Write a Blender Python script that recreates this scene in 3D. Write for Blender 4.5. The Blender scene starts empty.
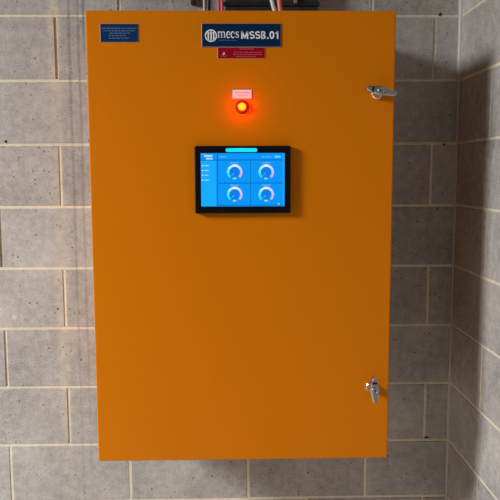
import bpy, bmesh, math, random
from mathutils import Vector, Matrix
random.seed(7)
S = bpy.context.scene
COL = S.collection
PI = math.pi

# ------------------------------------------------------------------ measured dimensions (metres)
CAM = Vector((-0.0183, -2.1733, 1.7001))
PITCH, YAW, ROLL, FPX = 0.1116, 0.0221, -0.0037, 666.94
XC = 0.7036                      # right wall plane
FRONT = -0.398                   # cabinet door face
CX0, CX1, CZ0, CZ1 = -0.4, 0.402, 0.9155, 2.1222
JX = -0.5792                     # first upright joint on the back wall
HJ = 0.0039                       # half a mortar joint

cp, sp, cy, sy = math.cos(PITCH), math.sin(PITCH), math.cos(YAW), math.sin(YAW)
FWD = Vector((sy*cp, cy*cp, -sp)); RGT = Vector((cy, -sy, 0)); UPV = RGT.cross(FWD)
cr, sr = math.cos(ROLL), math.sin(ROLL)
RGT, UPV = cr*RGT + sr*UPV, -sr*RGT + cr*UPV


def D(px, py, y=FRONT):
    """survey helper: point of an upright plane parallel to the back wall -> (x, z)"""
    d = FWD + RGT*((px-250)/FPX) + UPV*((250-py)/FPX)
    p = CAM + d*((y-CAM.y)/d.y)
    return p.x, p.z


# ------------------------------------------------------------------ materials
def new_mat(name):
    m = bpy.data.materials.new(name); m.use_nodes = True
    nt = m.node_tree
    return m, nt, nt.nodes['Principled BSDF']


def nmath(nt, op, a, b=None, clamp=False):
    n = nt.nodes.new('ShaderNodeMath'); n.operation = op; n.use_clamp = clamp
    for i, v in enumerate((a, b)):
        if v is None: continue
        if isinstance(v, (int, float)): n.inputs[i].default_value = v
        else: nt.links.new(v, n.inputs[i])
    return n.outputs[0]


def nmap(nt, v, a, b, c, d):
    n = nt.nodes.new('ShaderNodeMapRange')
    nt.links.new(v, n.inputs[0])
    for i, x in enumerate((a, b, c, d)): n.inputs[i+1].default_value = x
    return n.outputs[0]


def nnoise(nt, vec, scale, detail=4, rough=.55):
    n = nt.nodes.new('ShaderNodeTexNoise')
    n.inputs['Scale'].default_value = scale; n.inputs['Detail'].default_value = detail
    n.inputs['Roughness'].default_value = rough
    if vec is not None: nt.links.new(vec, n.inputs['Vector'])
    return n.outputs['Fac']


def nmix(nt, fac, a, b):
    n = nt.nodes.new('ShaderNodeMix'); n.data_type = 'RGBA'
    for s, v in ((0, fac), (6, a), (7, b)):
        if isinstance(v, (int, float)): n.inputs[s].default_value = v
        elif isinstance(v, tuple): n.inputs[s].default_value = (*v, 1)
        else: nt.links.new(v, n.inputs[s])
    return n.outputs[2]


def nbump(nt, h, strength, dist, prev=None):
    n = nt.nodes.new('ShaderNodeBump')
    n.inputs['Strength'].default_value = strength; n.inputs['Distance'].default_value = dist
    nt.links.new(h, n.inputs['Height'])
    if prev is not None: nt.links.new(prev, n.inputs['Normal'])
    return n.outputs[0]


def simple(name, col, rough=.5, metal=0., var=.06, scale=60., bump=0., spec=None):
    m, nt, b = new_mat(name)
    pos = nt.nodes.new('ShaderNodeTexCoord').outputs['Object']
    nz = nnoise(nt, pos, scale, 3)
    lo = tuple(c*(1-var) for c in col); hi = tuple(min(1, c*(1+var)) for c in col)
    nt.links.new(nmix(nt, nz, lo, hi), b.inputs['Base Color'])
    b.inputs['Roughness'].default_value = rough; b.inputs['Metallic'].default_value = metal
    if spec is not None: b.inputs['Specular IOR Level'].default_value = spec
    if bump:
        nt.links.new(nbump(nt, nz, bump, .001), b.inputs['Normal'])
    return m


def emit(name, col, strength, base=(.004, .006, .008)):
    m, nt, b = new_mat(name)
    b.inputs['Base Color'].default_value = (*base, 1)
    b.inputs['Emission Color'].default_value = (*col, 1)
    b.inputs['Emission Strength'].default_value = strength
    b.inputs['Roughness'].default_value = .25
    b.inputs['Specular IOR Level'].default_value = .12
    return m


def srgb(r, g, b):
    f = lambda c: (c/255/12.92) if c/255 <= .04045 else ((c/255+.055)/1.055)**2.4
    return f(r), f(g), f(b)


def masonry(name, dark, light, mortar=False):
    m, nt, b = new_mat(name)
    geo = nt.nodes.new('ShaderNodeNewGeometry'); pos = geo.outputs['Position']
    at = nt.nodes.new('ShaderNodeAttribute'); at.attribute_name = 'tone'
    tone = at.outputs['Fac']
    fine = nnoise(nt, pos, 210, 5, .75)
    mid = nnoise(nt, pos, 38, 4, .6)
    big = nnoise(nt, pos, 6, 3, .5)
    f = nmath(nt, 'MULTIPLY', fine, .5)
    f = nmath(nt, 'ADD', f, nmath(nt, 'MULTIPLY', mid, .35))
    f = nmath(nt, 'ADD', f, nmath(nt, 'MULTIPLY', big, .25))
    f = nmath(nt, 'ADD', f, nmath(nt, 'MULTIPLY', tone, .09))
    f = nmap(nt, f, .36, .82, -.1, 1.1)
    col = nmix(nt, f, dark, light)
    hue = nmap(nt, nnoise(nt, pos, 3.1, 2), .35, .65, 0, .08 if mortar else .2)
    col = nmix(nt, hue, col, tuple(c*s for c, s in zip(light, (1.0, .9, .78))))
    if not mortar:
        # scattered open pores of the concrete block
        for sc, lo, mx, dens in ((62, .55, .27, .7), (128, .45, .30, .55)):
            v = nt.nodes.new('ShaderNodeTexVoronoi'); v.inputs['Scale'].default_value = sc
            nt.links.new(pos, v.inputs['Vector'])
            sep = nt.nodes.new('ShaderNodeSeparateColor'); nt.links.new(v.outputs['Color'], sep.inputs[0])
            rad = nmap(nt, sep.outputs[0], lo, 1.0, 0.0, mx)
            pit = nmath(nt, 'MULTIPLY', nmath(nt, 'LESS_THAN', v.outputs['Distance'], rad), nmap(nt, mid, .40, .58, .12, dens))
            col = nmix(nt, pit, col, tuple(c*.35 for c in dark))
    # narrow upright darker streaks in the wall colour, beside the cabinet
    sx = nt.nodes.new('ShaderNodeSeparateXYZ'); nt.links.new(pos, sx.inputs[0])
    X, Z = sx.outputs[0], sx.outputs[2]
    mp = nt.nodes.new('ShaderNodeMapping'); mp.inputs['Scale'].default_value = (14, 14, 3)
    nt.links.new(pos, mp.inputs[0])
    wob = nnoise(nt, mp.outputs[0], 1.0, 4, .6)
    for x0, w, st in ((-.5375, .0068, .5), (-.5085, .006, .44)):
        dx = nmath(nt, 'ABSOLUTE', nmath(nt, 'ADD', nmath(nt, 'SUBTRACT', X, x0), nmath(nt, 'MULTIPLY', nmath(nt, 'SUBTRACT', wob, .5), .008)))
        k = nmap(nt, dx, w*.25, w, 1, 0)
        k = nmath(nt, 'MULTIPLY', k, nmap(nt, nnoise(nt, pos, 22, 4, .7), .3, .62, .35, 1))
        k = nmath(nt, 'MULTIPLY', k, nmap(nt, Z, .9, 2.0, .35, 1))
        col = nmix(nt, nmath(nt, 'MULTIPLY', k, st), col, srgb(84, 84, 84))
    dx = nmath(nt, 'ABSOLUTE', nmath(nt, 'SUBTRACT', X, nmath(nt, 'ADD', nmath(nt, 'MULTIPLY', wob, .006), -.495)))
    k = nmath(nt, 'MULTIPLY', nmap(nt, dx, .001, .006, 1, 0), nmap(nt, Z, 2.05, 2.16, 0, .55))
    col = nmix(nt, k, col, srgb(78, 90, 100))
    # pale mortar smear under the upright joints
    dx = nmath(nt, 'ABSOLUTE', nmath(nt, 'SUBTRACT', X, -.585))
    k = nmap(nt, dx, .012, .024, 1, 0)
    k = nmath(nt, 'MULTIPLY', k, nmap(nt, Z, 1.92, 2.2, .18, .45))
    k = nmath(nt, 'MULTIPLY', k, nmap(nt, mid, .35, .6, .3, 1))
    col = nmix(nt, k, col, srgb(214, 200, 170))
    nt.links.new(col, b.inputs['Base Color'])
    b.inputs['Roughness'].default_value = .93
    b.inputs['Specular IOR Level'].default_value = .2
    h = nmath(nt, 'ADD', nmath(nt, 'MULTIPLY', fine, .6), mid)
    nt.links.new(nbump(nt, h, .75 if not mortar else .9, .0018), b.inputs['Normal'])
    return m


M = {}
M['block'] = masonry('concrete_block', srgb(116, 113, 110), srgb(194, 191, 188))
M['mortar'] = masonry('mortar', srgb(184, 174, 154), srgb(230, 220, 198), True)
M['hole'] = simple('dark_hole', (.02, .018, .016), .95)
M['chalk'] = simple('lime_bloom', srgb(192, 188, 188), .9, 0, .15, 200)
M['bead'] = simple('grey_sealant', srgb(172, 168, 168), .4, 0, .12, 25, .2)
M['slab'] = simple('concrete_floor', srgb(206, 198, 184), .7, 0, .15, 8, .2)
M['white'] = simple('white_plastic', srgb(222, 220, 222), .5, 0, .03, 50)
M['offwhite'] = simple('engraved_white', srgb(226, 228, 232), .5, 0, .03, 200)
M['navy'] = simple('navy_laminate', srgb(0, 36, 70), .6, 0, .08, 60, 0, .1)
M['blue'] = simple('blue_laminate', srgb(2, 44, 88), .6, 0, .08, 60, 0, .1)
M['bluetext'] = simple('dull_blue_engraving', srgb(92, 124, 156), .5, 0, .15, 900)
M['navytext'] = simple('dim_navy_engraving', srgb(80, 110, 150), .5, 0, .15, 900)
M['crimson'] = simple('crimson_laminate', srgb(142, 0, 22), .6, 0, .08, 60, 0, .1)
M['redtext'] = simple('pink_engraving', srgb(206, 84, 106), .5, 0, .2, 900)
M['lilactext'] = simple('lilac_engraving', srgb(186, 176, 200), .5, 0, .2, 900)
M['edge'] = simple('pale_laminate_core', srgb(160, 140, 132), .5, 0, .05, 100)
M['black'] = simple('black_plastic', (.006, .006, .008), .42, 0, .1, 300, .1, .3)
M['glassblack'] = simple('black_glass', (.004, .004, .006), .22, 0, .1, 50, 0, .3)
M['chrome'] = simple('zinc_die_cast', (.42, .42, .44), .3, 1., .1, 120, .15)
M['dullzinc'] = simple('dull_zinc', (.36, .36, .38), .42, 1., .12, 120, .15)
M['brass'] = simple('bright_rosette', (.72, .66, .55), .25, 1., .05, 90)
M['trunk'] = simple('dark_grey_steel', (.026, .025, .022), .6, 0, .15, 40, .1)
M['strap'] = simple('black_steel', (.008, .008, .008), .6, 0, .1, 40)
M['cwhite'] = simple('white_cable_sheath', srgb(200, 200, 198), .45, 0, .05, 60)
M['cpink'] = simple('salmon_cable_sheath', srgb(214, 110, 96), .45, 0, .05, 60)
M['cred'] = simple('crimson_cable_sheath', srgb(196, 50, 84), .45, 0, .05, 60)
M['cblack'] = simple('black_cable_sheath', (.012, .012, .014), .5, 0, .05, 60)
M['cgrey'] = simple('grey_cable_sheath', srgb(170, 172, 174), .5, 0, .05, 60)
M['bodyorange'] = simple('orange_enamel', (.62, .205, .0015), .45, 0, .03, 30, .05)
M['lensred'] = emit('red_lens_lit', (1, .03, .004), .75, (.4, .0, .0))
M['lensamber'] = emit('lamp_core_lit', (1, .60, .02), 1.15, (.4, .1, .0))
M['led'] = emit('cyan_led_strip', (.005, .80, .95), 1.0)
M['s_bg'] = emit('screen_blue', srgb(0, 150, 248), 1.0)
M['s_side'] = emit('screen_side_blue', srgb(16, 172, 255), 1.0)
M['s_line'] = emit('screen_line', srgb(0, 92, 186), 1.0)
M['s_text'] = emit('screen_text', srgb(200, 232, 255), 1.0)
M['s_dim'] = emit('screen_dim_text', srgb(120, 196, 255), 1.0)
M['s_core'] = emit('screen_dial_core', srgb(0, 126, 236), 1.0)


def dooormat():
    m, nt, b = new_mat('orange_powder_coat')
    pos = nt.nodes.new('ShaderNodeNewGeometry').outputs['Position']
    big = nnoise(nt, pos, 3.0, 3)
    peel = nnoise(nt, pos, 420, 2, .5)
    col = nmix(nt, big, (.58, .162, .0), (.62, .173, .0))
    nt.links.new(col, b.inputs['Base Color'])
    b.inputs['Roughness'].default_value = .42
    b.inputs['Specular IOR Level'].default_value = .12
    nt.links.new(nbump(nt, peel, .12, .0006), b.inputs['Normal'])
    return m


M['orange'] = dooormat()


def ring_mat():
    return [emit('dial_%s' % n, srgb(*c), 1.0) for n, c in (
        ('teal', (40, 226, 226)), ('aqua', (110, 236, 240)), ('pale', (190, 240, 255)), ('white', (236, 244, 255)),
        ('lilac_white', (226, 220, 252)), ('lilac', (214, 196, 246)), ('rose', (212, 178, 240)))]


RING = ring_mat()


# ------------------------------------------------------------------ mesh builder
class MB:
    def __init__(self):
        self.bm = bmesh.new(); self.mats = []
        self.tone = self.bm.faces.layers.float.new('tone')

    def mi(self, m):
        if m not in self.mats: self.mats.append(m)
        return self.mats.index(m)

    def faces(self, vs, fs, m, tone=0.5, smooth=False):
        i = self.mi(m); bv = [self.bm.verts.new(v) for v in vs]; out = []
        for f in fs:
            try: fa = self.bm.faces.new([bv[k] for k in f])
            except ValueError: continue
            fa.material_index = i; fa[self.tone] = tone; fa.smooth = smooth; out.append(fa)
        return out

    def box(self, a, b, m, tone=.5):
        x0, y0, z0 = (min(p, q) for p, q in zip(a, b)); x1, y1, z1 = (max(p, q) for p, q in zip(a, b))
        vs = [(x0, y0, z0), (x1, y0, z0), (x1, y1, z0), (x0, y1, z0), (x0, y0, z1), (x1, y0, z1), (x1, y1, z1), (x0, y1, z1)]
        return self.faces(vs, [(0, 3, 2, 1), (4, 5, 6, 7), (0, 1, 5, 4), (1, 2, 6, 5), (2, 3, 7, 6), (3, 0, 4, 7)], m, tone)

    def prism(self, pts, y0, y1, m, inset=0., medge=None):
        """outline in (x, z), front face at y0 (towards viewer), back at y1; optional chamfer"""
        n = len(pts)
        area = sum(pts[i][0]*pts[(i+1) % n][1]-pts[(i+1) % n][0]*pts[i][1] for i in range(n))
        if area < 0: pts = pts[::-1]
        cx = sum(p[0] for p in pts)/n; cz = sum(p[1] for p in pts)/n
        rings = []
        if inset:
            ins = []
            for i in range(n):
                a, b, c = Vector(pts[i-1]), Vector(pts[i]), Vector(pts[(i+1) % n])
                d1 = (b-a).normalized(); d2 = (c-b).normalized()
                n1 = Vector((-d1.y, d1.x)); n2 = Vector((-d2.y, d2.x))
                bis = (n1+n2)
                bis = bis/max(.35, bis.dot(n1)) if bis.length > 1e-6 else n1
                ins.append(b+bis*inset)
            rings = [(ins, y0), (pts, y0+inset), (pts, y1)]
        else:
            rings = [(pts, y0), (pts, y1)]
        vs = []
        for r, y in rings: vs += [(p[0], y, p[1]) for p in r]
        fs = [list(range(n))]
        self.faces(vs[:n], fs, m)
        side = []
        for k in range(len(rings)-1):
            for i in range(n):
                j = (i+1) % n
                side.append((k*n+i, (k+1)*n+i, (k+1)*n+j, k*n+j))
        self.faces(vs, side, medge or m)
        L = len(rings)-1
        self.faces(vs[L*n:], [list(range(n))[::-1]], medge or m)

    def lathe(self, prof, c, m, n=40, axis='y', smooth=True):
        """profile list of (radius, offset towards viewer) around the door normal"""
        vs = []
        for r, h in prof:
            for i in range(n):
                a = 2*PI*i/n
                vs.append((c[0]+r*math.cos(a), c[1]-h, c[2]+r*math.sin(a)))
        fs = []
        for k in range(len(prof)-1):
            for i in range(n):
                j = (i+1) % n
                fs.append((k*n+i, k*n+j, (k+1)*n+j, (k+1)*n+i))
        self.faces(vs, fs, m, smooth=smooth)
        self.faces(vs[:n], [list(range(n))[::-1]], m)
        self.faces(vs[-n:], [list(range(n))], m)

    def tube(self, pts, r, m, n=16):
        pts = [Vector(p) for p in pts]; vs = []
        for i, p in enumerate(pts):
            t = (pts[min(i+1, len(pts)-1)]-pts[max(i-1, 0)]).normalized()
            u = t.cross(Vector((0, 1, 0))).normalized(); w = u.cross(t)
            for k in range(n):
                a = 2*PI*k/n
                vs.append(p+u*r*math.cos(a)+w*r*math.sin(a))
        fs = [(i*n+k, i*n+(k+1) % n, (i+1)*n+(k+1) % n, (i+1)*n+k) for i in range(len(pts)-1) for k in range(n)]
        self.faces(vs, fs, m, smooth=True)
        self.faces(vs[:n], [list(range(n))[::-1]], m); self.faces(vs[-n:], [list(range(n))], m)

    def build(self, name, parent=None, origin=None, kind=None, label=None):
        bm = self.bm
        bmesh.ops.recalc_face_normals(bm, faces=bm.faces[:])
        if origin is None:
            lo = [min(v.co[i] for v in bm.verts) for i in range(3)]; hi = [max(v.co[i] for v in bm.verts) for i in range(3)]
            origin = Vector([(a+b)/2 for a, b in zip(lo, hi)])
        origin = Vector(origin)
        for v in bm.verts: v.co -= origin
        me = bpy.data.meshes.new(name); bm.to_mesh(me); bm.free()
        for m in self.mats: me.materials.append(m)
        o = bpy.data.objects.new(name, me); COL.objects.link(o)
        if parent is not None:
            o.parent = parent; o.location = origin - world(parent)
        else: o.location = origin
        o['origin_'] = list(origin)
        if kind: o['kind'] = kind
        if label: o['label'] = label
        return o


def world(o):
    p = Vector(o.location)
    while o.parent is not None:
        o = o.parent; p += Vector(o.location)
    return p


def tag(o, label, cat, group=None):
    o['label'] = label; o['category'] = cat
    if group: o['group'] = group


def circle(c, r, n=32, a0=0, a1=2*PI):
    return [(c[0]+r*math.cos(a0+(a1-a0)*i/n), c[1]+r*math.sin(a0+(a1-a0)*i/n)) for i in range(n)]


# ------------------------------------------------------------------ block walls
RECESS = {(-1, .5): .0045, (0, 0): .0052, (3, -.5): .005, (5, -.5): .0038, (6, 0): .003, (0, 3): .004, (2, 0): .0022, (4, 0): .0022}


def block_face(mb, u0, u1, z0, z1, P, tone):
    """one block of the wall: slightly chamfered front, P(u, depth, z) gives the point"""
    c = .0016
    j = lambda: random.uniform(-.0010, .0010)
    o = [(u0+j(), z0+j()), (u1+j(), z0+j()), (u1+j(), z1+j()), (u0+j(), z1+j())]
    i = [(u0+c, z0+c), (u1-c, z0+c), (u1-c, z1-c), (u0+c, z1-c)]
    vs = [P(u, 0, z) for u, z in i] + [P(u, .0014, z) for u, z in o] + [P(u, .03, z) for u, z in o]
    fs = [(0, 1, 2, 3)]
    for a in range(4):
        b = (a+1) % 4
        fs += [(a, a+4, b+4, b), (a+4, a+8, b+8, b+4)]
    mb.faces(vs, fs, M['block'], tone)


def pbox(mb, u0, u1, d0, d1, z0, z1, P, m):
    vs = [P(u, d, z) for d in (d0, d1) for u, z in ((u0, z0), (u1, z0), (u1, z1), (u0, z1))]
    mb.faces(vs, [(0, 1, 2, 3), (7, 6, 5, 4), (0, 4, 5, 1), (1, 5, 6, 2), (2, 6, 7, 3), (3, 7, 4, 0)], m, random.random())


def block_wall(mb, ua, ub, joints, P, rows=15):
    top = .2*rows
    for r in range(rows):
        k = 10-r                                  # joint number below the top-of-door course
        za, zb = .2*r, .2*r+.2
        js = [(u, d) for u, d in joints(k) if ua+.02 < u < ub-.02]
        edges = [ua-HJ] + [u for u, d in js] + [ub+HJ]
        for a, b in zip(edges, edges[1:]):
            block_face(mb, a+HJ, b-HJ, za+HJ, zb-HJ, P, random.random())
        for u, d in js:
            pbox(mb, u-HJ-.001, u+HJ+.001, d, .03, za, zb, P, M['mortar'])
        pbox(mb, ua, ub, random.uniform(.0009, .0016), .03, zb-HJ-.0013, zb+HJ+.0013, P, M['mortar'])
    pbox(mb, ua, ub, .028, .19, 0, top, P, M['mortar'])


def back_joints(k):
    off = 0 if k % 2 == 0 else .5
    out = []
    for n in range(-6, 5):
        q = n+off
        out.append((JX+.4*q, RECESS.get((k, q), random.uniform(.0008, .002))))
    return out


def right_joints(k):
    y0 = .2747 if k % 2 else .4747
    return [(y0+.4*n, random.uniform(.0008, .002)) for n in range(0, 6)]


wb = MB()
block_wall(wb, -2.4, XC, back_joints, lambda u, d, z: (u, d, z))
# chips, anchor holes and lime spots
rj = random.Random(3)


def spot(x, z, r, m, yy=-.0005, n=11, sq=1.):
    wb.prism([(x+r*rj.uniform(.7, 1.2)*math.cos(2*PI*i/n), z+sq*r*rj.uniform(.7, 1.2)*math.sin(2*PI*i/n)) for i in range(n)], yy, .004, m)


for px, py, r in ((6, 141.5, .0048), (58, 309, .0032), (444, 144.5, .0034), (440.5, 14.2, .0052), (20, 286, .0018), (37, 303, .0022),
                  (95, 117, .0016), (33, 119, .0018), (32, 150, .0016), (14, 177, .0022), (33, 171, .0018), (57, 225, .002), (36, 235, .0024),
                  (193, 478, .002), (212, 476, .0024), (231, 462, .002), (60, 226, .0017), (63, 347, .002), (49, 348, .0026), (26, 347, .0018)):
    x, z = D(px, py, 0); spot(x, z, r, M['hole'])
x, z = D(426.5, 437.5, 0); spot(x, z, .009, M['hole'], sq=.35)
for px, py, r in ((14.5, 317, .0085), (0.5, 309, .006)):
    x, z = D(px, py, 0); spot(x, z, r, M['chalk'], -.0003, 18)
wall = wb.build('wall_back', None, (0, 0, 0), 'structure')

wr = MB()
block_wall(wr, 0, 2.4, right_joints, lambda u, d, z: (XC+d, -u, z))
wr.build('wall_right', None, (0, 0, 0), 'structure')

fl = MB(); fl.box((-5.5, -5.5, -.12), (XC+.19, .19, 0), M['slab'])
fl.build('floor', None, (0, 0, 0), 'structure')

# sealant bead down the inside corner
tb = MB(); vs = []; NZ = 150
for i in range(NZ+1):
    z = 3.0*i/NZ
    r = .0052 + .0010*math.sin(z*9.1) + rj.uniform(-.0006, .0006) + .0035*max(0, min(1, (z-1.85)/.2))
    for a in (0, .25, .5, .75, 1.0):
        th = a*PI/2
        vs.append((XC-r*(1-math.sin(th)*.55)*(1 if a < 1 else 0) if False else XC-r*math.cos(th), -r*math.sin(th), z))
fs = [(i*5+k, i*5+k+1, (i+1)*5+k+1, (i+1)*5+k) for i in range(NZ) for k in range(4)]
tb.faces(vs, fs, M['bead'], smooth=True)
tb.build('trim_1', None, (0, 0, 0), 'structure')

# ------------------------------------------------------------------ the cabinet
cab = bpy.data.objects.new('switchboard_cabinet', None); COL.objects.link(cab)
cab.location = (0, 0, CZ0); cab.empty_display_size = .2
tag(cab, 'large orange steel switchboard cabinet hung on the grey block wall', 'cabinet')


def bevelled(mb, w, seg=2):
    bmesh.ops.remove_doubles(mb.bm, verts=mb.bm.verts[:], dist=1e-6)
    bmesh.ops.bevel(mb.bm, geom=mb.bm.edges[:], offset=w, segments=seg, affect='EDGES', profile=.5, clamp_overlap=True)
    for f in mb.bm.faces: f.material_index = 0


b = MB(); b.box((CX0+.002, -.374, CZ0+.002), (CX1-.002, -.0006, CZ1-.002), M['bodyorange']); bevelled(b, .002)
b.build('body', cab)
b = MB(); b.box((CX0+.012, -.3795, CZ0+.012), (CX1-.012, -.3735, CZ1-.012), M['strap']); bevelled(b, .001, 1)
b.build('door_gasket', cab)
b = MB(); b.box((CX0, FRONT, CZ0), (CX1, -.379, CZ1), M['orange']); bevelled(b, .0034, 3)
door = b.build('door', cab)


# ---- latches
def latch(px, py, ang, L0, L1, sx=0., sz=0.):
    """px, py: rosette centre on the door; ang: direction of the long arm"""
    cx, cz = D(px, py)
    b = MB()
    b.lathe([(.0160, 0), (.0160, .004), (.0150, .0062), (.0128, .0078), (.0118, .009), (.0110, .026)], (cx, FRONT, cz), M['brass'])
    base = b.build('latch', cab, label='metal quarter-turn latch')
    ca, sa = math.cos(ang), math.sin(ang)
    loc = lambda u, v: (cx+sx+u*ca-v*sa, cz+sz+u*sa+v*ca)
    out = [(-L0, -.0045), (-L0-.0025, 0), (-L0, .0052), (-L0+.006, .0074), (-.016, .009), (-.006, .0118), (.004, .0118), (.012, .0098),
           (L1-.004, .0062), (L1, .0040), (L1+.001, 0), (L1, -.0042), (L1-.004, -.006), (.012, -.0096), (.004, -.0122), (-.006, -.0120), (-.016, -.0088), (-L0+.006, -.0066)]
    lv = MB(); lv.prism([loc(u, v) for u, v in out], FRONT-.038, FRONT-.024, M['dullzinc'], .0028, M['chrome'])
    # dark finger slot in the short end
    lv.prism([loc(u, v) for u, v in ((-.0235, -.006), (-.0235, .006), (-.0175, .0075), (-.0175, -.0075))], FRONT-.0383, FRONT-.036, M['black'])
    lever = lv.build('lever', base)
    lk = MB()
    kc = loc(0, 0)
    lk.lathe([(.0088, 0), (.0088, .0022), (.0076, .0032), (.0064, .0032), (.0062, .0024)], (kc[0], FRONT-.0374, kc[1]), M['chrome'])
    lk.prism([loc(u, v) for u, v in ((-.0042, -.0014), (.0042, -.0014), (.0042, .0014), (-.0042, .0014))], FRONT-.0405, FRONT-.0385, M['strap'])
    lk.build('lock_cylinder', base)


latch(376.8, 93.6, math.radians(-11), .036, .042, .003, .003)
latch(370.6, 386.4, math.radians(-87), .034, .036, .0045, 0)


# ---- engraved plates
def plate(name, x0, y0, x1, y1, m, label, th=.0018):
    xa, za = D(x0, y0); xb, zb = D(x1, y1)
    b = MB()
    b.prism([(xa, zb), (xb, zb), (xb, za), (xa, za)], FRONT-th, FRONT+.0002, m, .0011, M['edge'])
    return b, FRONT-th


def rect(b, x0, y0, x1, y1, ys, m, d=.00025):
    xa, za = D(x0, y0, ys); xb, zb = D(x1, y1, ys)
    b.prism([(xa, zb), (xb, zb), (xb, za), (xa, za)], ys-d, ys+.0001, m)


def words(b, x0, x1, y, h, ys, m, seed, wl=(1.6, 4.2), gap=.7):
    """a line of engraving too small to read: marks of uneven height, like letters"""
    r = random.Random(seed); x = x0
    while x < x1-.5:
        e = min(x1, x+r.uniform(*wl)); u = x
        while u < e-.15:
            w = min(r.uniform(.38, .62), e-u)
            rect(b, u, y-h*r.uniform(.35, .6), u+w*.7, y+h*r.uniform(.35, .5), ys, m)
            u += w
        x = e+gap


# left plate
b, ys = plate('n', 105-5.2, 23.6, 138.6, 42.5, M['blue'], '')
for i, (xa, xb, y) in enumerate(((101.6, 136.6, 28.4), (103.5, 135.2, 30.9), (109.5, 130, 33.2), (109, 126, 35.6), (109, 129, 38.2))):
    words(b, xa, xb, y, 1.15, ys, M['bluetext'], i)
b.build('name_plate', cab, label='small blue engraved plate at the top left')

# header plate with logo and designation
b, ys = plate('n', 201.4, 23.4, 280.9, 47.3, M['navy'], '', .0024)
PX = .4/150.0*1.0                                  # about 2.66 mm per survey pixel on the door
lc = D(210.9, 35.7, ys); R0 = D(217.0, 35.7, ys)[0]-lc[0]


def ring(b, c, ro, ri, ys, m, n=48, d=.00025, a0=0., a1=2*PI):
    full = abs(a1-a0-2*PI) < 1e-6
    k = n if full else n+1
    vs = []
    for r in (ro, ri):
        for i in range(k):
            a = a0+(a1-a0)*i/n
            vs.append((c[0]+r*math.cos(a), ys-d, c[1]+r*math.sin(a)))
    fs = []
    for i in range(n):
        j = (i+1) % k
        fs.append((i, j, k+j, k+i))
    b.faces(vs, fs, m)


ring(b, lc, R0, R0*.80, ys, M['offwhite'])
for q in (-.42, .02, .46):                         # three leaning, hooked columns of the emblem
    w = .235
    u = lambda x, z: (lc[0]+x*R0, lc[1]+z*R0)
    bot = -math.sqrt(max(.01, .86**2-q*q)); top = math.sqrt(max(.01, .86**2-(q-.05)**2))
    b.prism([u(q-w/2, bot), u(q+w/2, bot), u(q+w/2, top*.70), u(q+w*.2, top*.95), u(q-w*.4, top*.80), u(q-w*1.15, top*.45), u(q-w*1.0, top*.36), u(q-w/2, top*.58)],
            ys-.00025, ys+.0001, M['offwhite'])


def stroke(b, pts, ws, f, ys, m):
    n = len(pts); vs = []
    for i, p in enumerate(pts):
        a = Vector(pts[max(i-1, 0)]); c = Vector(pts[min(i+1, n-1)])
        t = (c-a).normalized(); nn = Vector((-t.y, t.x))
        w = ws[i]/2
        for s in (1, -1):
            q = Vector(p)+nn*w*s; x, z = f(q.x, q.y); vs.append((x, ys-.00025, z))
    b.faces(vs, [(2*i, 2*i+1, 2*i+3, 2*i+2) for i in range(n-1)], m)


def serif_word(b, x0, x1, ytop, ybot, ys, m):
    xa, za = D(x0, ybot, ys); xb, zb = D(x1, ytop, ys)
    H = zb-za; W = (xb-xa)/4.52
    ox = 0.
    def F(x, z): return xa+(ox+x)*W, za+z*H
    def bar(x, z, w, h): stroke(b, [(x, z+h/2), (x+w, z+h/2)], [h, h], F, ys, m)
    # m
    for sx in (.20, .82, 1.44):
        stroke(b, [(sx, .02), (sx, .96 if sx < .3 else .72)], [.2, .2], F, ys, m)
        bar(sx-.22, 0, .44, .085)
    bar(.0, .90, .2, .085)
    for sx in (.20, .82):
        pts = [(sx+.02, .70), (sx+.14, .86), (sx+.30, .945), (sx+.46, .93), (sx+.58, .82), (sx+.62, .68)]
        stroke(b, pts, [.05, .10, .14, .17, .19, .2], F, ys, m)
    ox = 1.80

    def arc(cx, rx, a0, a1, wf, n=22):
        pts, ws = [], []
        for i in range(n+1):
            t = i/n; a = math.radians(a0+(a1-a0)*t)
            pts.append((cx+rx*math.cos(a), .49+.47*math.sin(a))); ws.append(wf(t))
        stroke(b, pts, ws, F, ys, m)
    # e
    arc(.44, .36, 8, 325, lambda t: .09+.12*math.sin(PI*min(1, t*1.02)))
    bar(.12, .50, .70, .085)
    ox = 2.75
    arc(.44, .36, 48, 322, lambda t: .10+.12*math.sin(PI*t))
    stroke(b, [(.62, .78), (.76, .70)], [.17, .17], F, ys, m)
    ox = 3.68
    pts = [(.66, .74), (.58, .88), (.40, .95), (.22, .90), (.15, .76), (.22, .62), (.42, .50), (.62, .38), (.70, .24), (.62, .09), (.42, .035), (.22, .10), (.12, .26)]
    stroke(b, pts, [.07, .08, .1, .13, .17, .2, .22, .2, .17, .13, .1, .08, .07], F, ys, m)
    bar(.64, .70, .06, .24); bar(.08, .06, .06, .24)


serif_word(b, 217.7, 239.2, 31.4, 37.9, ys, M['offwhite'])
words(b, 218.6, 237, 40.3, .9, ys, M['navytext'], 40, (2, 6))


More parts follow.
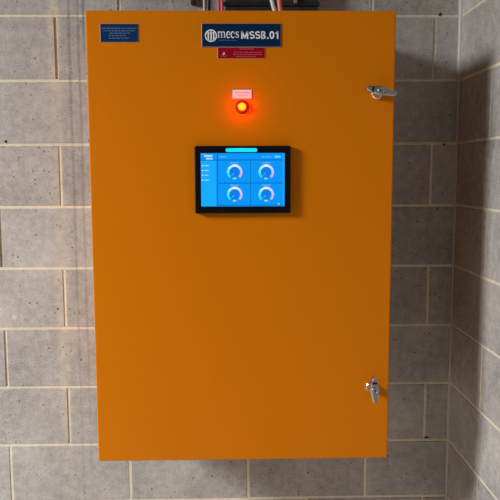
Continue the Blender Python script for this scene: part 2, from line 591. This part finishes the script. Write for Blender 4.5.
def designation(b, x0, x1, ytop, ybot, ys, m):
    """MSSB.01 in a heavy grotesque, cap height 1"""
    xa, za = D(x0, ybot, ys); xb, zb = D(x1, ytop, ys)
    H = zb-za; W = (xb-xa)/5.07
    w = .185
    ox = 0.
    F = lambda x, z: (xa+(ox+x)*W, za+z*H)
    def st(pts, ww=w): stroke(b, pts, [ww]*len(pts), F, ys, m)
    # M
    for x in (.1, .86): st([(x, 0), (x, 1)], .2)
    st([(.11, .98), (.48, .06)], .2); st([(.85, .98), (.48, .06)], .2)
    def S():
        p = []
        for i in range(11):
            a = math.radians(25+(250-25)*i/10); p.append((.37+.27*math.cos(a), .70+.20*math.sin(a)))
        for i in range(12):
            a = math.radians(80-(295-65)*i/11); p.append((.37+.285*math.cos(a), .295+.20*math.sin(a)))
        st(p, .172)
    ox = 1.10; S()
    ox = 1.88; S()
    # B
    ox = 2.70
    st([(.10, 0), (.10, 1)])
    for z0, z1, r_ in ((.0, .53, .30), (.47, 1.0, .26)):
        zc = (z0+z1)/2; hh = (z1-z0)/2-w*.46
        p = [(.1, zc+hh)] + [(.32+(r_-.08)*math.cos(t), zc+hh*math.sin(t)) for t in [PI/2-PI*i/10 for i in range(11)]] + [(.1, zc-hh)]
        st(p, .172)
    # point
    ox = 3.50; st([(.02, .10), (.22, .10)], .2)
    # 0
    ox = 3.84
    st([(.34+.235*math.cos(2*PI*i/28), .5+.405*math.sin(2*PI*i/28)) for i in range(29)], .2)
    # 1
    ox = 4.62; st([(.345, 0), (.345, 1)], .21)
    st([(.36, .93), (.25, .80), (.05, .72)], .17)


designation(b, 241.2, 278.4, 31.1, 38.9, ys, M['offwhite'])
b.build('header_plate', cab, label='navy plate with white logo and MSSB.01')

# red warning plate under it
b, ys = plate('n', 217.3, 47.3, 265.0, 58.8, M['crimson'], '', .0016)
tri = [D(220.9, 56.3, ys), D(226.6, 56.3, ys), D(223.8, 50.9, ys)]
b.prism(tri, ys-.0002, ys+.0001, M['crimson'])
for k in range(3):
    a, c = Vector(tri[k]), Vector(tri[(k+1) % 3]); t = (c-a).normalized(); nn = Vector((-t.y, t.x))*.0004
    b.prism([tuple(a-nn), tuple(c-nn), tuple(c+nn), tuple(a+nn)], ys-.0003, ys+.0001, M['redtext'])
b.prism([D(x, y, ys) for x, y in ((224.6, 51.8), (222.6, 54.2), (223.6, 54.2), (222.8, 56.0), (225.1, 53.4), (224.1, 53.4))], ys-.0004, ys+.0001, M['offwhite'])
words(b, 239.4, 253.6, 49.0, 1.3, ys, M['redtext'], 50)
for i, (xa, xb, y) in enumerate(((234, 262, 52.3), (233.5, 262, 54.4), (236, 257, 56.5))):
    words(b, xa, xb, y, 1.05, ys, M['redtext'], 60+i)
b.build('warning_plate', cab, label='red engraved warning plate')

# pale lamp label
b, ys = plate('n', 232.3, 89.4, 252.0, 99.0, M['white'], '', .0018)
words(b, 235.4, 249.6, 92.6, 1.4, ys, M['lilactext'], 71)
words(b, 236.8, 248.4, 95.4, 1.2, ys, M['lilactext'], 72)
b.build('lamp_label', cab, label='small white label plate')

# ---- indicator lamp
lx, lz = D(242.0, 107.0)
b = MB(); b.lathe([(.0172, 0), (.0172, .0022), (.0162, .0036), (.0140, .0038), (.0140, .0022)], (lx, FRONT, lz), simple('red_bezel', (.25, .006, .004), .4))
lamp = b.build('indicator_lamp', cab, label='round lamp glowing red and amber')
b = MB(); b.lathe([(.0136, .003), (.0136, .006), (.0126, .0082), (.0100, .0094)], (lx, FRONT, lz), M['lensred'])
b.lathe([(.0099, .0090), (.0097, .0102), (.0080, .0114), (.0048, .0122), (.0012, .0125)], (lx, FRONT, lz), M['lensamber'])
b.build('lens', lamp)

# ---- touch screen
TH = .016


def rr(x0, z0, x1, z1, r, n=6):
    out = []
    for cx, cz, a in ((x1-r, z1-r, 0), (x0+r, z1-r, 90), (x0+r, z0+r, 180), (x1-r, z0+r, 270)):
        for i in range(n+1):
            t = math.radians(a+90*i/n); out.append((cx+r*math.cos(t), cz+r*math.sin(t)))
    return out


fy = FRONT-TH
xa, za = D(194.3, 145.8, fy); xb, zb = D(290.6, 213.2, fy)
b = MB(); b.prism(rr(xa, zb, xb, za, .0045), fy, FRONT+.0002, M['glassblack'], .0022, M['black'])
hmi = b.build('touch_screen', cab, label='black framed touch screen showing blue dials')
b = MB()
x0, z0 = D(225.7, 148.2, fy); x1, z1 = D(257.2, 152.0, fy)
b.prism(rr(x0, z1, x1, z0, abs(z0-z1)*.42), fy-.0006, fy+.0004, M['led'], .0003)
b.build('status_light', hmi, label='cyan light bar')

b = MB(); sy0 = fy-.0004


def srect(x0, y0, x1, y1, lvl, m): rect(b, x0, y0, x1, y1, sy0-.0001*lvl, M[m], .00008)


srect(200.6, 153.2, 284.5, 206.2, 0, 's_bg')
srect(200.9, 160.4, 216.3, 206.0, 1, 's_side')
srect(282.9, 153.4, 284.3, 206.0, 1, 's_side')
srect(216.9, 153.3, 218.2, 206.1, 2, 's_line')
srect(200.8, 159.7, 283, 160.3, 2, 's_line')
srect(250.1, 160.3, 250.8, 206.1, 2, 's_line')
srect(218.3, 182.8, 283, 183.3, 2, 's_line')
srect(218.3, 205.0, 283, 205.3, 2, 's_line')


def swords(x0, x1, y, h, seed, m='s_text', wl=(1.5, 3.5), gap=.5):
    words(b, x0, x1, y, h, sy0-.0003, M[m], seed, wl, gap)


srect(204.3, 155.0, 212.4, 157.0, 3, 's_dim'); swords(204.3, 212.4, 156.0, 2.0, 1, 's_text', (6, 9), .3)
srect(206.0, 158.0, 212.6, 159.5, 3, 's_dim'); swords(206.0, 212.6, 158.8, 1.5, 2, 's_text', (6, 9), .3)
swords(201.6, 205.5, 154.2, .9, 3, 's_dim')
swords(219.8, 226.4, 156.8, 1.1, 4, 's_dim', (4, 7))
swords(262.2, 271.8, 156.7, .9, 5, 's_dim')
srect(273.8, 155.0, 281.2, 158.2, 3, 's_side'); swords(275, 280.2, 156.7, 1.0, 6, 's_text')
for i, y in enumerate((165.7, 170.5, 175.3, 180.1)):
    c = D(202.6, y, sy0-.0003); b.prism(circle(c, .0018, 14), sy0-.0004, sy0-.0003, M['s_text'])
    swords(204.6, 208.6 if i < 3 else 209.8, y, .9, 10+i, 's_text', (3, 6))
K = D(251, 180, sy0)[0]-D(250, 180, sy0)[0]
for gi, (gx, gy) in enumerate(((234.7, 172.2), (266.2, 172.2), (234.7, 194.5), (266.2, 194.5))):
    c = D(gx, gy, sy0); yy = sy0-.0003
    b.prism(circle(c, 5.2*K, 32), yy, yy+.0002, M['s_core'])
    segs = 14; a_s, a_e = math.radians(226), math.radians(-46)
    for k in range(segs):
        t = k/(segs-1); mi = min(len(RING)-1, int(t*len(RING)*.999))
        ring(b, c, 7.7*K, 5.5*K, yy, RING[mi], 4, .0001, a_s+(a_e-a_s)*k/segs, a_s+(a_e-a_s)*(k+1)/segs)
    # needle
    a = math.radians(228); t = Vector((math.cos(a), math.sin(a))); nn = Vector((-t.y, t.x))*.3*K
    cc = Vector(c)
    b.prism([tuple(cc+t*1.0*K+nn), tuple(cc+t*4.4*K+nn*.4), tuple(cc+t*4.4*K-nn*.4), tuple(cc+t*1.0*K-nn)], yy-.0002, yy, M['s_dim'])
    swords(gx-4.2, gx+4.2, gy-9.4 if gi < 2 else gy-9.2, 1.1, 20+gi, 's_dim', (6, 9), .2)
    swords(gx-1.7, gx+1.7, gy+6.3, 1.6, 30+gi, 's_text', (3, 4), .2)
swords(277.5, 280.2, 204.0, .9, 50, 's_text')
b.build('display', hmi, label='lit blue display with four round gauges')

# ------------------------------------------------------------------ trunking and cables above the cabinet
tk = bpy.data.objects.new('cable_trunking', None); COL.objects.link(tk)
TY = -.06
tx0 = D(224.5, 5, TY)[0]; tx1 = D(318, 5, TY)[0]
tk.location = ((tx0+tx1)/2, 0, CZ1)
tag(tk, 'dark grey steel cable trunking on the block wall above the orange cabinet', 'trunking')
b = MB(); b.box((tx0, TY, CZ1+.0005), (tx1, -.0006, 2.62), M['trunk']); bevelled(b, .006, 3)
b.build('trunk_body', tk)
b = MB(); zt = D(270, 2.2, TY)[1]; zb_ = D(270, 6.2, TY)[1]
b.box((tx0-.004, TY-.006, zb_), (tx1+.004, TY+.002, zt), M['strap']); bevelled(b, .001, 1)
b.build('strap', tk, label='black strap across the trunking')


def cable(name, pts, r, m, label, cat='cable'):
    """pts: (px, py, y) surveyed on the plane at depth y; a smooth run from the cabinet roof upwards"""
    c = []
    P3 = [Vector((x, y, z)) for x, y, z in pts]
    for i in range(len(P3)-1):
        p0, p1, p2, p3 = P3[max(i-1, 0)], P3[i], P3[i+1], P3[min(i+2, len(P3)-1)]
        for k in range(10):
            t = k/10
            c.append(.5*((2*p1)+(p2-p0)*t+(2*p0-5*p1+4*p2-p3)*t*t+(3*p1-p0-3*p2+p3)*t**3))
    c.append(P3[-1])
    b = MB(); b.tube(c, r, m)
    # gland nut where the cable enters the roof of the cabinet
    o = b.build(name, None, (pts[0][0], pts[0][1], pts[0][2]))
    tag(o, label, cat)
    return o


def up(px0, px1, y, lean=0.):
    """points from the roof (seen at px0, row 11) past row 0 (px1) and on upwards to the cable support"""
    xa, za = D(px0, 11, y); xb, zb2 = D(px1, 0, y)
    s = (xb-xa)/(zb2-za)
    z = [CZ1+.0003, zb2+.03, 2.45, 2.75]
    return [(xa+s*(z[0]-za), y, z[0]), (xa+s*(z[1]-za), y, z[1]), (xa+s*(z[1]-za)+lean*.5, y, z[2]), (xa+s*(z[1]-za)+lean, y, z[3])]


cable('thin_cable', up(204.6, 204.4, -.10), .0042, M['cgrey'], 'thin pale grey cable left of the black cable above the cabinet')
cable('power_cable', up(208.3, 208.4, -.12), .0056, M['cblack'], 'black cable dropping into the orange cabinet roof')
cable('thin_cable', up(218.9, 218.7, -.14), .0040, M['cred'], 'crimson cable above the cabinet, just right of the black cable')
cable('thin_cable', up(222.4, 222.1, -.14), .0046, M['cred'], 'crimson cable above the cabinet, left edge of the dark trunking')
cable('power_cable', up(276.2, 273.0, -.115), .0064, M['cwhite'], 'white cable leaning over the front of the dark trunking')
cable('power_cable', up(281.1, 279.8, -.19), .0068, M['cpink'], 'salmon pink cable over the trunking, right of the white cable')

# saddle clip on the wall and a pale tag on the trunking
x0, z0 = D(190.6, 3.2, -.03); x1, _ = D(195.0, 3.2, -.03)
b = MB(); b.box((x0, -.032, z0), (x1, -.0004, z0+.07), M['strap']); bevelled(b, .002, 2)
o = b.build('wall_bracket'); tag(o, 'small black bracket on the wall left of the cables', 'bracket')
x0, z0 = D(293.8, 3.2, TY-.012); x1, _ = D(297.2, 3.2, TY-.012)
b = MB(); b.box((x0, TY-.014, z0), (x1, TY-.004, z0+.05), M['cgrey']); bevelled(b, .002, 2)
b.build('clip', tk, label='pale grey clip')

# ------------------------------------------------------------------ light
la = bpy.data.lights.new('high_bay_light', 'AREA'); la.shape = 'DISK'; la.size = 1.05; la.energy = 114; la.color = (.99, .99, 1.0)
lo = bpy.data.objects.new('high_bay_light', la); COL.objects.link(lo)
lo.location = (-3.49, -1.91, 3.02)
lo.rotation_euler = (Vector((-.2, -.6, -.9))-lo.location).to_track_quat('-Z', 'Y').to_euler()
la.spread = math.radians(112)

w = bpy.data.worlds.new('plant_room'); S.world = w; w.use_nodes = True
bg = w.node_tree.nodes['Background']; bg.inputs[0].default_value = (1.0, .86, .72, 1); bg.inputs[1].default_value = .085

pl = bpy.data.lights.new('indicator_glow', 'POINT'); pl.energy = .14; pl.color = (1, .01, .002); pl.shadow_soft_size = .006
po = bpy.data.objects.new('indicator_glow', pl); COL.objects.link(po); po.location = (lx, FRONT-.0255, lz)

# ------------------------------------------------------------------ camera
cd = bpy.data.cameras.new('camera'); co = bpy.data.objects.new('camera', cd); COL.objects.link(co)
cd.sensor_fit = 'HORIZONTAL'; cd.sensor_width = 36; cd.lens = 36*FPX/500
mtx = Matrix((RGT, UPV, -FWD)).transposed().to_4x4(); mtx.translation = CAM
co.matrix_world = mtx
cd.clip_start = .05
S.camera = co
vs_ = S.view_settings
S.display_settings.display_device = 'sRGB'
vs_.view_transform = 'Standard'; vs_.look = 'None'; vs_.exposure = 0; vs_.gamma = 1; vs_.use_curve_mapping = False

for o in bpy.data.objects:
    if 'origin_' in o: del o['origin_']
